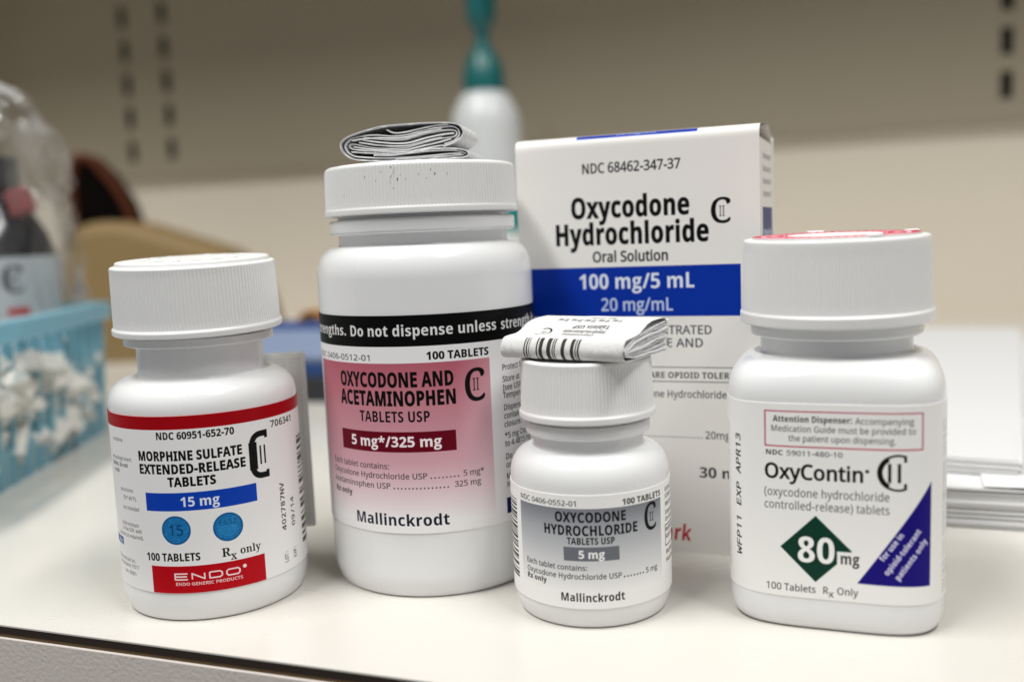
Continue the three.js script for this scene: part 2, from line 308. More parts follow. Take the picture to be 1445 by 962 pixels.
// 2: the large oxycodone and acetaminophen bottle
{
  const P = sheet(-92, 92, 17.8, 74.4, 11, '#f2f1f2');
  P.rect(-92, 66.5, 92, 74.4, '#020202');
  P.text('rengths.', -38.3, -23.3, 69.2, 2.75, SB, '#e0e0e0'); P.text('Two st', -49, -38.4, 69.2, 2.75, SB, '#e0e0e0');
  P.text('Do not dispense unless', -22.1, 18.8, 69.1, 2.8, SB, '#e6e6e6');
  P.text('strength', 20.2, 35.0, 69.0, 2.8, SB, '#e4e4e4'); P.text('is', 36.4, 39.2, 69.0, 2.8, SB, '#e4e4e4');
  P.text('NDC 0406-0512-01', -40.6, -15.4, 62.9, 1.55, SR, '#222', { bold: 1 });
  P.text('100 TABLETS', -0.9, 15.9, 62.95, 2.0, SB, '#060606', { bold: 3 });
  { const x = P.c, gr = x.createLinearGradient(0, P.Y(62.2), 0, P.Y(21)); gr.addColorStop(0, '#b96070'); gr.addColorStop(0.28, '#c98693'); gr.addColorStop(0.62, '#d6a6b0'); gr.addColorStop(1, '#f2f1f2'); x.fillStyle = gr; x.fillRect(P.X(-39), P.Y(62.2), (39 + 16) * P.k, (62.2 - 21) * P.k);
    const side = x.createLinearGradient(P.X(6), 0, P.X(16), 0); side.addColorStop(0, 'rgba(242,228,233,0)'); side.addColorStop(1, 'rgba(242,228,233,0.35)'); x.fillStyle = side; x.fillRect(P.X(6), P.Y(62.2), 10 * P.k, 41.2 * P.k); }
  P.text('OXYCODONE AND', -27.1, 5.9, 56.1, 3.75, SB, '#060606', { bold: 4 });
  P.text('ACETAMINOPHEN', -27.3, 6.4, 51.3, 3.8, SB, '#060606', { bold: 4 });
  P.text('TABLETS USP', -20.3, -0.6, 47.05, 2.8, SB, '#080808');
  scheduleMark(P, 8.2, 14.5, 51.4, 59.8, 10.7, 12.7, 54.1, 57.3);
  P.rect(-27.7, 39.2, 5.7, 44.5, '#66001a');
  P.text('5 mg*/325 mg', -23.9, 2.0, 40.55, 2.7, SB, '#f7eef0', { bold: 1 });
  const T = (s, a, b, y, f = SR) => P.text(s, a, b, y, 1.55, f, '#2b2126', { bold: 1 });
  T('Each tablet contains:', -33.3, -12.0, 34.7); T('Oxycodone Hydrochloride USP', -33.2, -2.1, 32.1); T('5 mg*', 7.1, 13.0, 32.1); T('Acetaminophen USP', -33.4, -12, 29.5); T('325 mg', 4.7, 11.9, 29.5); T('Rx only', -33.2, -24.9, 26.8, SB);
  for (let s = -1.2; s < 6; s += 1.0) P.circle(s, 32.3, 0.2, '#222'); for (let s = -11; s < 3.8; s += 1.0) P.circle(s, 29.7, 0.2, '#222');
  P.text('Mallinckrodt', -23.9, 3.1, 19.75, 3.1, SB, '#141a2a');
  [['Protect from light.', 58.2], ['Store at 20° to 25°C', 55.1], ['[see USP Controlled', 52.9], ['Temperature].', 50.8], ['Dispense in a tight', 47.6], ['container with a', 45.3], ['closure.', 43.0], ['*5 mg Oxycodone', 40.0], ['to 4.4815 mg', 37.9], ['Do not accept', 34.4], ['or missing.', 32.1], ['Mallinckrodt', 29.0], ['Hazelwood', 26.9]]
    .forEach(([s, y]) => P.text(s, 20, null, y, 1.55, SR, '#111', { squeeze: 0.95, bold: 3 }));
  P.rect(19.8, 19.8, 34, 24, '#0a1a58');
  const B = thing('pill_bottle', 'tall white bottle with black band and pink label for oxycodone and acetaminophen tablets', 'pill bottle', [-0.0236, 0, -0.2698]);
  part('body', roundBody(29.85, 28.4, 83.2, 23.4, 92.4, 108, -0.55), M.hdpe, B);
  part('neck_ring', ring(22.5, 25.7, 94.9, 99.0, 0.9), M.hdpe, B);
  const l = part('label', wrapGeo(circleSec(29.85), -92, 92, 17.8, 74.4, 0.14, 160), labelMat(P.tex()), B, 'label with black top band and pink panel'); l.rotation.y = F2;
  // cap with specks of dirt and a scratch
  const cs = document.createElement('canvas'); cs.width = 2048; cs.height = 256; const cx = cs.getContext('2d'); cx.fillStyle = '#eaeae9'; cx.fillRect(0, 0, 2048, 256);
  const profile = dense(fillet([[22, 100.8, 0], [22.5, 100, 0.2], [26.7, 100, 0.4], [26.7, 101.4, 0.4], [26.5, 101.8, 0.3], [26.2, 113.0, 1.4], [23.5, 113.3, 0.3], [0, 113.1, 0]]), 1.2);
  const spot = (zx, zy, r) => { const th = Math.asin((zx - 783) / 807), yy = 100 + 13 * (903 - zy) / 473; let bi = 0, bd = 1e9; profile.forEach(([px, py], i) => { const d = Math.abs(py - yy) + (px < 25 ? 9 : 0); if (d < bd) { bd = d; bi = i; } }); cx.beginPath(); cx.ellipse((((th + Math.PI + F2 * 0 - 0.0) / (2 * Math.PI)) % 1) * 2048, (1 - bi / (profile.length - 1)) * 256, r * 0.95, r * 0.42, 0, 0, 7); cx.fill(); };
  cx.fillStyle = '#4a4642'; for (const [a, b, r] of [[628, 493, 2.2], [410, 537, 1.6], [545, 515, 1.2], [935, 525, 1.6], [965, 545, 2.4], [675, 578, 2.2], [780, 455, 1.4], [840, 570, 1.2], [900, 600, 1.1], [740, 590, 1.2], [1060, 565, 1.2], [500, 600, 1.0], [640, 690, 1.2], [220, 720, 1.1], [700, 540, 1.0]]) spot(a, b, r);
  const ct = new THREE.CanvasTexture(cs); ct.colorSpace = THREE.SRGBColorSpace;
  const cap = part('cap', ribbedLathe(profile, 170, 0.10, 101.6, 112.4, 25.6), phys({ map: ct, roughness: 0.38 }), B, 'ribbed white cap with dark specks');
  part('scratch', new THREE.TubeGeometry(new THREE.CatmullRomCurve3([[-4.4, 111.6], [-4.7, 110.4], [-5.5, 109.0], [-5.2, 108.0]].map(([a, y]) => { const th = a / 26.2, r = 0.02625; return new THREE.Vector3(r * Math.sin(th), y / 1000, r * Math.cos(th)); })), 24, 0.00010, 5), M.cap, cap);
}
// 3: the small oxycodone hydrochloride bottle
{
  const P = sheet(-61, 61, 5.4, 32.8, 16, '#f3f2f1');
  P.text('NDC 0406-0552-01', -19.8, -3.0, 30.2, 1.25, SR, '#181818', { bold: 2 });
  P.text('100 TABLETS', 7.5, 19.7, 30.0, 1.45, SB, '#151515', { bold: 2 });
  { const x = P.c, gr = x.createLinearGradient(0, P.Y(29.6), 0, P.Y(9.4)); gr.addColorStop(0, '#7e8189'); gr.addColorStop(0.25, '#a9acb2'); gr.addColorStop(0.6, '#cfd0d3'); gr.addColorStop(1, '#f3f2f1'); x.fillStyle = gr; x.fillRect(P.X(-19.9), P.Y(29.6), 39.6 * P.k, 20.2 * P.k); }
  P.text('OXYCODONE', -8.7, 8.5, 26.35, 2.45, SB, '#060606', { bold: 2 });
  P.text('HYDROCHLORIDE', -11.8, 11.5, 23.15, 2.45, SB, '#060606', { bold: 2 });
  P.text('TABLETS USP', -5.8, 5.5, 21.05, 1.6, SB, '#080808', { bold: 1 });
  scheduleMark(P, 13.2, 17.8, 22.6, 29.3, 15.1, 16.7, 24.7, 26.9);
  P.rect(-6.7, 17.05, 6.5, 20.4, '#6d7078');
  P.text('5 mg', -3.2, 3.0, 17.7, 1.9, SB, '#f3f3f3', { bold: 1 });
  const T = (s, a, b, y, f = SR) => P.text(s, a, b, y, 1.3, f, '#111', { bold: 2 });
  T('Each tablet contains:', -18, -1.1, 14.75); T('Oxycodone Hydrochloride USP', -17.9, 7.0, 12.6); T('5 mg', 13.5, 17.6, 12.4); T('Rx only', -18, -11.5, 10.9, SB);
  for (let s = 7.6; s < 13; s += 0.85) P.circle(s, 12.75, 0.2, '#222');
  P.text('Mallinckrodt', -7.9, 7.6, 7.15, 2.0, SB, '#080808');
  P.bars(-29, 9.4, -22.2, 29.6, 77, false, '#222', 0.25);
  [['USUAL DOSAGE', 30.2], ['STORE AT', 28.4], ['PROTECT', 26.4], ['Dispense in', 24.4], ['Do not accept', 22.8], ['WARNING', 20.2], ['KEEP OUT', 18.4], ['Mallinckrodt', 14.6], ['Hazelwood', 12.6]].forEach(([s, y]) => P.text(s, 22.2, null, y, 1.15, SB, '#222', {}));
  P.poly([[22, 16.8], [40, 16.8], [40, 21.9], [22, 21.9], [22, 16.8]], null, '#111', 0.25);
  const B = thing('pill_bottle', 'smallest white bottle with grey panel label for oxycodone hydrochloride tablets, standing before the carton', 'pill bottle', [0.0181, 0, -0.2359]);
  part('body', roundBody(19.85, 18.5, 33.6, 13.7, 41.4, 57, 0.5), M.hdpe, B);
  part('neck_ring', ring(12.8, 15.6, 44.2, 47.4, 0.8), M.hdpe, B);
  const l = part('label', wrapGeo(circleSec(19.85), -61, 61, 5.4, 32.8, 0.13, 140), labelMat(P.tex()), B, 'white label with grey shaded panel'); l.rotation.y = F3;
  part('cap', ribbedLathe(dense(fillet([[13.6, 49, 0], [14, 48.4, 0.2], [17.0, 48.4, 0.4], [17.05, 49.9, 0.4], [16.6, 50.4, 0.3], [16.2, 62.8, 1.0], [14.9, 63.0, 0.2], [14.6, 62.6, 0.2], [0, 62.6, 0]]), 1.0), 120, 0.10, 50.6, 61.9, 15.8), M.cap, B, 'ribbed white screw cap');
}
// 4: the square bottle on the right
const SQ = superSec(24.55, 4.2);
{
  const hs = SQ.half - 2, P = sheet(-hs, hs, 7.8, 53.1, 12, '#f3f2f0');
  P.poly([[-14.4, 51.3], [19.2, 51.3], [19.2, 43.2], [-14.4, 43.2], [-14.4, 51.3], [-13, 51.3]], null, '#b3123f', 0.28);
  P.text('Attention Dispenser:', -12.6, 4.5, 48.85, 1.4, SB, '#111'); P.text('Accompanying', 5.1, 17.3, 48.8, 1.4, SR, '#181818');
  P.text('Medication Guide must be provided to', -13.1, 17.7, 46.6, 1.4, SR, '#181818'); P.text('the patient upon dispensing.', -9.2, 13.6, 44.45, 1.4, SR, '#181818');
  P.text('NDC', -14.4, -10.4, 41.1, 1.15, SB, '#111'); P.text('59011-480-10', -9.7, 2.5, 41.1, 1.15, SR, '#111', { bold: 1 });
  P.text('OxyContin', -14.7, 7.0, 35.7, 3.35, SR, '#060606', { bold: 5 }); P.circle(7.6, 38.2, 0.42, '#222');
  { const x = P.c; x.strokeStyle = '#14110f'; x.lineCap = 'butt';
    x.beginPath(); x.ellipse(P.X(14.0), P.Y(38.0), 4.1 * P.k, 3.9 * P.k, 0, Math.PI * 0.36, Math.PI * 1.64); x.lineWidth = 0.5 * P.k; x.stroke();
    x.beginPath(); x.ellipse(P.X(14.1), P.Y(38.0), 3.9 * P.k, 3.7 * P.k, 0, Math.PI * 0.68, Math.PI * 1.32); x.lineWidth = 1.1 * P.k; x.stroke();
    P.rect(15.2, 40.4, 15.8, 41.8, '#14110f'); P.rect(15.2, 34.2, 15.8, 35.6, '#14110f');
    P.rect(11.9, 35.8, 12.55, 40.1, '#14110f'); P.rect(13.9, 35.8, 14.55, 40.1, '#14110f'); }
  P.text('(oxycodone hydrochloride', -14.8, 12.3, 31.5, 2.0, SR, '#444'); P.text('controlled-release) tablets', -14.8, 12.3, 28.5, 2.0, SR, '#444');
  P.poly([[-11.2, 19.6], [-3.4, 27.4], [4.4, 19.6], [-3.5, 11.8]], '#06382a');
  P.rect(1.2, 14.2, 6.5, 19.4, '#f3f2f0');
  P.text('80', -7.6, 0.9, 16.4, 6.0, SB, '#f7f7f5', { halo: '#10291f', haloWidth: 9 });
  P.text('mg', 1.8, 6.0, 16.55, 2.6, SB, '#0a0a0a');
  P.poly([[21.5, 35.8], [21.3, 12.0], [5.5, 12.3]], '#150878');
  const tilt = 0.955;
  P.text('for use in', 11.0, 18.6, 17.7, 1.3, SB, '#eceaf6', { turn: tilt }); P.text('opioid-tolerant', 11.9, 24.4, 14.5, 1.3, SB, '#eceaf6', { turn: tilt }); P.text('patients only', 14.2, 25.2, 13.4, 1.3, SB, '#eceaf6', { turn: tilt });
  P.text('100 Tablets', -14.6, -3.4, 9.15, 1.65, SR, '#111', { bold: 1 }); P.text('R', -2.0, -0.7, 9.2, 1.65, SR, '#111', { bold: 1 }); P.text('x', -0.7, 0.5, 8.5, 1.5, SR, '#111', { bold: 1 }); P.text('Only', 1.1, 5.7, 9.3, 1.6, SR, '#111', { bold: 1 });
  P.text('WFP11 EXP APR13', -20.9, 8.6, 15.7, 1.7, MO, '#1e1e1e', { turn: Math.PI / 2, bold: 4, slant: 0.1 });
  for (let i = 0; i < 6; i++) P.text('Keep tightly closed. Dispense in tight container. Store at 25°C', 27.4 + i * 2, 27.4 + i * 2 + 40, 9, 1.2, SR, '#777', { turn: Math.PI / 2 });
  for (let i = 0; i < 6; i++) P.text('Each tablet contains oxycodone hydrochloride. See insert', -26.5 - i * 2, -26.5 - i * 2 + 36, 11, 1.0, SR, '#a08080', { turn: Math.PI / 2 });
  const B = thing('pill_bottle', 'square shouldered white bottle with green diamond and blue triangle on its label, rightmost bottle', 'pill bottle', [0.0792, 0, -0.2325], -0.366);
  // body lofted from a round neck to a rounded square
  const rows = [];
  for (const [y, a] of [[0.6, 2], [0.6, 20.3], [0.1, 21.4], [0, 22.4], [0.25, 23.2], [1.1, 23.9], [2.6, 24.35], [5, 24.55], [7.6, 24.6], [7.75, 24.6]]) rows.push([y, a, 4.2]);
  for (let y = 8; y <= 53; y += 4.5) rows.push([y, 24.55, 4.2]);
  rows.push([53.3, 24.6, 4.2]);
  for (let i = 1; i <= 20; i++) { const t = i / 20 * Math.PI / 2, e = 2 / 2.3, q = Math.cos(t) ** e; rows.push([53.3 + 9.0 * Math.sin(t) ** e, 17.9 + 0.4 + (24.6 - 18.3) * q, 2 + 2.2 * q ** 0.8]); }
  rows.push([62.6, 17.9, 2], [63.4, 17.75, 2], [82, 17.75, 2]);
  const NU = 176, body = gridGeo(NU, rows.length - 1, (u, v) => {
    const [y, a, n] = rows[Math.round(v * (rows.length - 1))], t = Math.PI + u * 2 * Math.PI, c = Math.cos(t), s = Math.sin(t), d = (Math.abs(c) ** n + Math.abs(s) ** n) ** (-1 / n);
    return [a * s * d / 1000, y / 1000, a * c * d / 1000];
  });
  part('body', body, M.hdpe, B);
  part('neck_ring', ring(17, 20.1, 66.3, 69.2, 0.8), M.hdpe, B);
  part('label', wrapGeo(SQ.sec, -hs, hs, 7.8, 53.1, 0.13, 260), labelMat(P.tex()), B, 'white label with red box, green diamond and blue triangle');
  const cap = part('cap', ribbedLathe(dense(fillet([[18.4, 70.8, 0], [18.8, 70, 0.2], [22.5, 70, 0.5], [22.6, 72.6, 0.5], [22.05, 73.0, 0.3], [21.5, 90.0, 1.7], [19.9, 90.15, 0.2], [0, 90.05, 0]]), 1.2), 180, 0.07, 73.4, 88.2, 20.8), M.cap, B, 'tall ribbed white cap');
  cap.position.set(0, 0.0015 * 0, 0); cap.rotation.x = 0.022; cap.position.z = -0.0016; cap.position.y = -0.0002;
  // round red-edged seal on the cap top
  const D = document.createElement('canvas'); D.width = D.height = 512; const x = D.getContext('2d');
  x.fillStyle = '#c4284a'; x.fillRect(0, 0, 512, 512); x.strokeStyle = '#f1e6e6'; x.lineWidth = 12; x.beginPath(); x.arc(256, 256, 222, 0, 7); x.stroke();
  x.fillStyle = '#f3eeee'; x.beginPath(); x.arc(256, 256, 158, 0, 7); x.fill();
  x.strokeStyle = '#c4284a'; x.lineWidth = 5; for (let i = 0; i < 60; i++) { const a = i / 60 * 6.283, r0 = 208 + 6 * Math.sin(i * 2.7); x.beginPath(); x.moveTo(256 + r0 * Math.cos(a), 256 + r0 * Math.sin(a)); x.lineTo(256 + 228 * Math.cos(a + 0.03), 256 + 228 * Math.sin(a + 0.03)); x.stroke(); }
  x.fillStyle = '#f3dfe2'; for (let i = 0; i < 44; i++) { const a = i / 44 * 6.283; x.beginPath(); x.ellipse(256 + 190 * Math.cos(a), 256 + 190 * Math.sin(a), 13, 4 + (i * 7 % 5), a, 0, 7); x.fill(); }
  x.strokeStyle = '#c4284a'; x.lineWidth = 8; x.beginPath(); x.arc(256, 256, 150, 0, 7); x.stroke();
  const dt = new THREE.CanvasTexture(D); dt.colorSpace = THREE.SRGBColorSpace;
  const seal = part('seal', new THREE.CylinderGeometry(0.0194, 0.0195, 0.0003, 96), [M.cap, std({ map: dt, roughness: 0.5 }), M.cap], cap, 'round paper seal with red border'); seal.position.y = 0.0904;
  for (const [a, w] of [[0.5, 0.0034], [3.45, 0.0042], [1.9, 0.003]]) part('tab', new RoundedBoxGeometry(w, 0.0005, 0.0026, 2, 0.0002).translate(0, 0.0907, 0.0184).rotateY(a), M.cap, cap);
}

// ---------------------------------------------------------------- the carton
{
  const W = 69.8, H = 120.3, R = 2.6, D = 35, P = sheet(0, W, 0, 124, 12, '#eeece8');
  P.text('NDC 68462-347-37', 20, 48.6, 109.65, 2.75, SR, '#121419', { bold: 4 });
  P.text('Oxycodone', 16.3, 51, 97, 5.9, SB, '#08090c', { bold: 3 }); P.text('Hydrochloride', 11.2, 56.2, 89.45, 6.0, SB, '#08090c', { bold: 3 }); P.text('Oral Solution', 22.5, 44.7, 84.45, 2.95, SR, '#14161b', { bold: 5 });
  scheduleMark(P, 56.2, 62.2, 94.2, 101.2, 58.8, 60.5, 96, 98.8);
  P.rect(3.6, 68.65, 64.5, 82.9, '#0030a0');
  P.text('100 mg/5 mL', 18.1, 51.9, 76.65, 4.3, SB, '#e3e9f6'); P.text('20 mg/mL', 24.6, 45.6, 70.3, 3.6, SR, '#c3d1ee', { bold: 3 });
  P.text('HIGHLY CONCENTRATED', 17, 56.5, 63.6, 2.4, SR, '#36383c', { bold: 2 }); P.text('CHECK DOSAGE AND', 18.5, 54, 59.9, 2.4, SR, '#36383c', { bold: 2 });
  P.rect(4, 54.0, 66, 54.25, '#55585c'); P.rect(4, 49.9, 66, 50.15, '#55585c');
  P.text('FOR USE IN PATIENTS WHO ARE OPIOID TOLERANT', 5, 66, 51.0, 1.75, SB, '#3a3c40');
  P.text('Each mL contains Oxycodone Hydrochloride', 8, 60.2, 45.4, 2.1, SR, '#38393d', { bold: 2 });
  for (let s = 24; s < 53; s += 0.9) P.rect(s, 33.8, s + 0.4, 34.15, '#6a6c70');
  P.text('20mg', 53.9, 61, 33.75, 2.2, SR, '#38393d', { bold: 2 }); P.text('30 mL', 52, 65, 22.5, 3.0, SB, '#2a2c30');
  P.text('glenmark', 26, 49.2, 3.6, 4.7, SB, '#c02a38', { slant: 0.12 });
  P.rect(18.5, 119.5, 53.2, 124, '#0030a0'); P.text('20 mg/mL', 30, 42, 120.3, 1.0, SB, '#9fb2e0');
  const C = thing('medicine_carton', 'white cardboard carton with wide blue band for oxycodone oral solution, behind the small bottle', 'carton', [0.0033, 0, -0.2850], -0.3716);
  const card = phys({ color: rgb(0.80, 0.79, 0.76), roughness: 0.45, roughnessMap: rep(soft, 2) });
  // front panel runs up, over a rounded top edge and back
  const path = (v) => { const L = v * 124; if (L < H - R) return [L, 0.22 * Math.sin(L / H * Math.PI)]; const a = Math.min((L - (H - R)) / R, Math.PI / 2); const over = Math.max(0, L - (H - R) - R * Math.PI / 2); return [H - R + R * Math.sin(a), -R + R * Math.cos(a) - over]; };
  part('front_panel', gridGeo(8, 160, (u, v) => { const [y, z] = path(v); return [u * W / 1000, y / 1000, z / 1000]; }), phys({ map: P.tex(), roughness: 0.45, specularIntensity: 0.3 }), C, 'printed front with blue band');
  // side panel, right
  const S = sheet(0, D, 0, 117, 8, '#e6e4df');
  S.rect(6, 86, 30, 98.5, '#22386f'); S.text('100 mg/5 mL', 8, 28, 90, 2.4, SB, '#d7def0');
  [112, 108.5, 105, 101.5].forEach((y) => S.text('Oxycodone HCl', 7, 28, y, 1.6, SR, '#55585c', { bold: 4 }));
  for (let i = 0; i < 24; i++) S.text('Store at controlled room temperature', 4, 31, 80 - i * 2.9, 1.1, SR, '#808286');
  part('side_panel', gridGeo(4, 4, (u, v) => [W / 1000, v * 0.1165, -u * D / 1000]), std({ map: S.tex(), roughness: 0.5 }), C);
  part('side_panel', gridGeo(4, 4, (u, v) => [0, v * 0.1165, -D / 1000 * (1 - u)]), card, C);
  part('back_panel', gridGeo(4, 4, (u, v) => [W / 1000 * (1 - u), v * 0.119, -D / 1000]), card, C);
  part('bottom_panel', new THREE.BoxGeometry(W / 1000 - 0.001, 0.0006, D / 1000 - 0.001).translate(W / 2000, 0.0004, -D / 2000), card, C);
  // bowed top flap with its thickness, and the dust flap beneath
  const dome = (z) => 120.15 + 1.5 * Math.sin(Math.PI * Math.min(1, z / D)) - (z > D * 0.55 ? 6 * ((z / D - 0.55) / 0.45) ** 2 : 0);
  const top = (o) => gridGeo(2, 40, (u, v) => { const z = R + v * (D - R); return [u * W / 1000, (dome(z) - dome(R) + 120.28 - o) / 1000, -z / 1000]; });
  part('top_flap', mergeGeometries([top(0), top(0.5)]), card, C);
  part('dust_flap', new THREE.BoxGeometry(0.02, 0.0005, (D - 4) / 1000).translate(W / 1000 - 0.0102, 0.1168, -D / 2000), std({ color: rgb(0.5, 0.44, 0.34), roughness: 0.8 }), C, 'tan inner flap');
}

// ---------------------------------------------------------------- folded paper leaflets
const paperTone = (a) => rgb(a, a, a * 1.005);
function ribbon(pts, thick, depth, z0, jag, seed, shear = [0, 0]) {               // a sheet of paper seen end-on: path in mm, running back from z0
  const c = new THREE.CatmullRomCurve3(pts.map(([x, y]) => new THREE.Vector3(x, y, 0)), false, 'catmullrom', 0.4), n = Math.max(24, pts.length * 8), P = c.getSpacedPoints(n), L = [], q = rng(seed);
  for (let i = 0; i <= n; i++) { const t = P[Math.min(n, i + 1)].clone().sub(P[Math.max(0, i - 1)]).normalize(); L.push([P[i].x, P[i].y, -t.y * thick / 2, t.x * thick / 2]); }
  const nz = 3, at = (i, sg, k) => { const [x, y, nx, ny] = L[i], f = k / nz, j = jag * noise.noise(i * 0.11 + seed, k * 3.3, 0.5); return [(x + sg * nx + shear[0] * f) / 1000, (y + sg * ny + shear[1] * f) / 1000, (z0 - depth * f + (k === 0 || k === nz ? j : 0)) / 1000]; };
  const side = (sg) => gridGeo(n, nz, (u, v) => at(Math.round(u * n), sg, Math.round(v * nz)), (u, v) => [u, v]);
  const edge = (k) => gridGeo(n, 1, (u, v) => at(Math.round(u * n), v < 0.5 ? 1 : -1, k), (u, v) => [u * 0.2, 0.01 + v * 0.01]);
  const ends = [0, n].map((i) => gridGeo(1, nz, (u, v) => at(i, u < 0.5 ? 1 : -1, Math.round(v * nz)), () => [0.01, 0.01]));
  return mergeGeometries([side(1), side(-1), edge(0), edge(nz), ...ends]);
}
function finePrint(w, h, seed, bg, ink, rows) {                                  // lines of print too small to read
  const c = document.createElement('canvas'); c.width = w; c.height = h; const x = c.getContext('2d'), q = rng(seed); x.fillStyle = bg; x.fillRect(0, 0, w, h); x.fillStyle = ink;
  for (let j = 0; j < rows; j++) { let p = 10; const y = (j + 0.5) / rows * h; while (p < w - 14) { const l = 3 + q() * 14; x.globalAlpha = 0.5 + 0.4 * q(); x.fillRect(p, y, Math.min(l, w - 14 - p), h / rows * 0.34); p += l + 3; } }
  const t = new THREE.CanvasTexture(c); t.colorSpace = THREE.SRGBColorSpace; return t;
}
const printed = std({ map: finePrint(1024, 256, 5, '#e6e6e5', '#8a8e96', 34), roughness: 0.85 });
const newsprint = [0.90, 0.84, 0.92].map((a) => std({ color: paperTone(a), roughness: 0.88, bumpMap: rep(fine, 4), bumpScale: 0.0001 }));
{
  const G = thing('folded_leaflet', 'tightly folded printed leaflet lying edge-on upon the tall bottle cap', 'leaflet', [-0.0256, 0.1131, -0.2525]);
  const k = 0.0307, A = (zx, zy) => { const dx = zx - 690, dy = 418 - zy - (zx - 690) * 0.042; return [dx * k, dy * k * 0.985 + 0.35]; };
  const map = (l) => l.map(([a, b]) => { const [x, y] = A(a, b); return [x, Math.max(0.2, y)]; });
  const sheets = [
    [0.36, 0, 'outer_sheet', [[1010, 288], [1090, 262], [1165, 210], [1185, 165], [1150, 110], [1060, 90], [850, 94], [600, 112], [480, 127], [330, 167], [200, 217], [147, 265], [150, 320], [190, 368], [260, 400], [420, 412], [640, 410], [900, 396], [1150, 383], [1212, 368], [1222, 347], [1190, 320], [1080, 306], [900, 312], [700, 347], [560, 366], [420, 364]]],
    [0.32, 1, 'folded_sheet', [[1020, 268], [1100, 240], [1150, 190], [1140, 142], [1090, 118], [1000, 126], [860, 150], [720, 188], [600, 203], [460, 193], [360, 198], [240, 223], [190, 265], [180, 300], [205, 345], [275, 376], [500, 389], [700, 381], [900, 366], [1060, 350], [1160, 346]]],
    [0.34, 2, 'folded_sheet', [[340, 213], [430, 222], [560, 233], [680, 228], [860, 178], [1000, 153], [1100, 149], [1132, 172], [1105, 204], [950, 228], [800, 268], [680, 302], [540, 308], [400, 298], [270, 272], [222, 274], [218, 298], [262, 315], [420, 328], [600, 338], [760, 323], [940, 288], [1010, 276]]],
    [0.34, 0, 'folded_sheet', [[330, 236], [450, 252], [600, 264], [720, 258], [880, 214], [1020, 186], [1105, 177]]],
    [0.34, 1, 'folded_sheet', [[300, 256], [440, 276], [580, 286], [700, 281], [860, 243], [1000, 212]]],
    [0.34, 2, 'folded_sheet', [[250, 292], [400, 314], [560, 323], [700, 316], [840, 282], [980, 250], [1080, 222]]],
    [0.34, 1, 'folded_sheet', [[240, 240], [330, 228], [470, 216], [600, 220], [720, 206], [860, 166], [1000, 140]]],
    [0.34, 0, 'folded_sheet', [[230, 336], [420, 346], [600, 354], [760, 340], [900, 325], [1080, 320], [1170, 334], [1200, 350]]],
    [0.34, 2, 'folded_sheet', [[600, 396], [760, 386], [900, 379], [1060, 368], [1180, 357]]],
    [0.34, 1, 'folded_sheet', [[540, 148], [575, 168], [620, 176], [700, 168], [820, 140], [960, 112], [1060, 103]]],
  ];
  sheets.forEach(([t, m, name, l], i) => part(name, ribbon(map(l), t, 22, -0.35 * (i ? 1 + (i % 3) * 0.6 : 0), 0.35, i + 3, [3.2, 0]), i === 0 || i === 7 ? printed : newsprint[m], G));
}
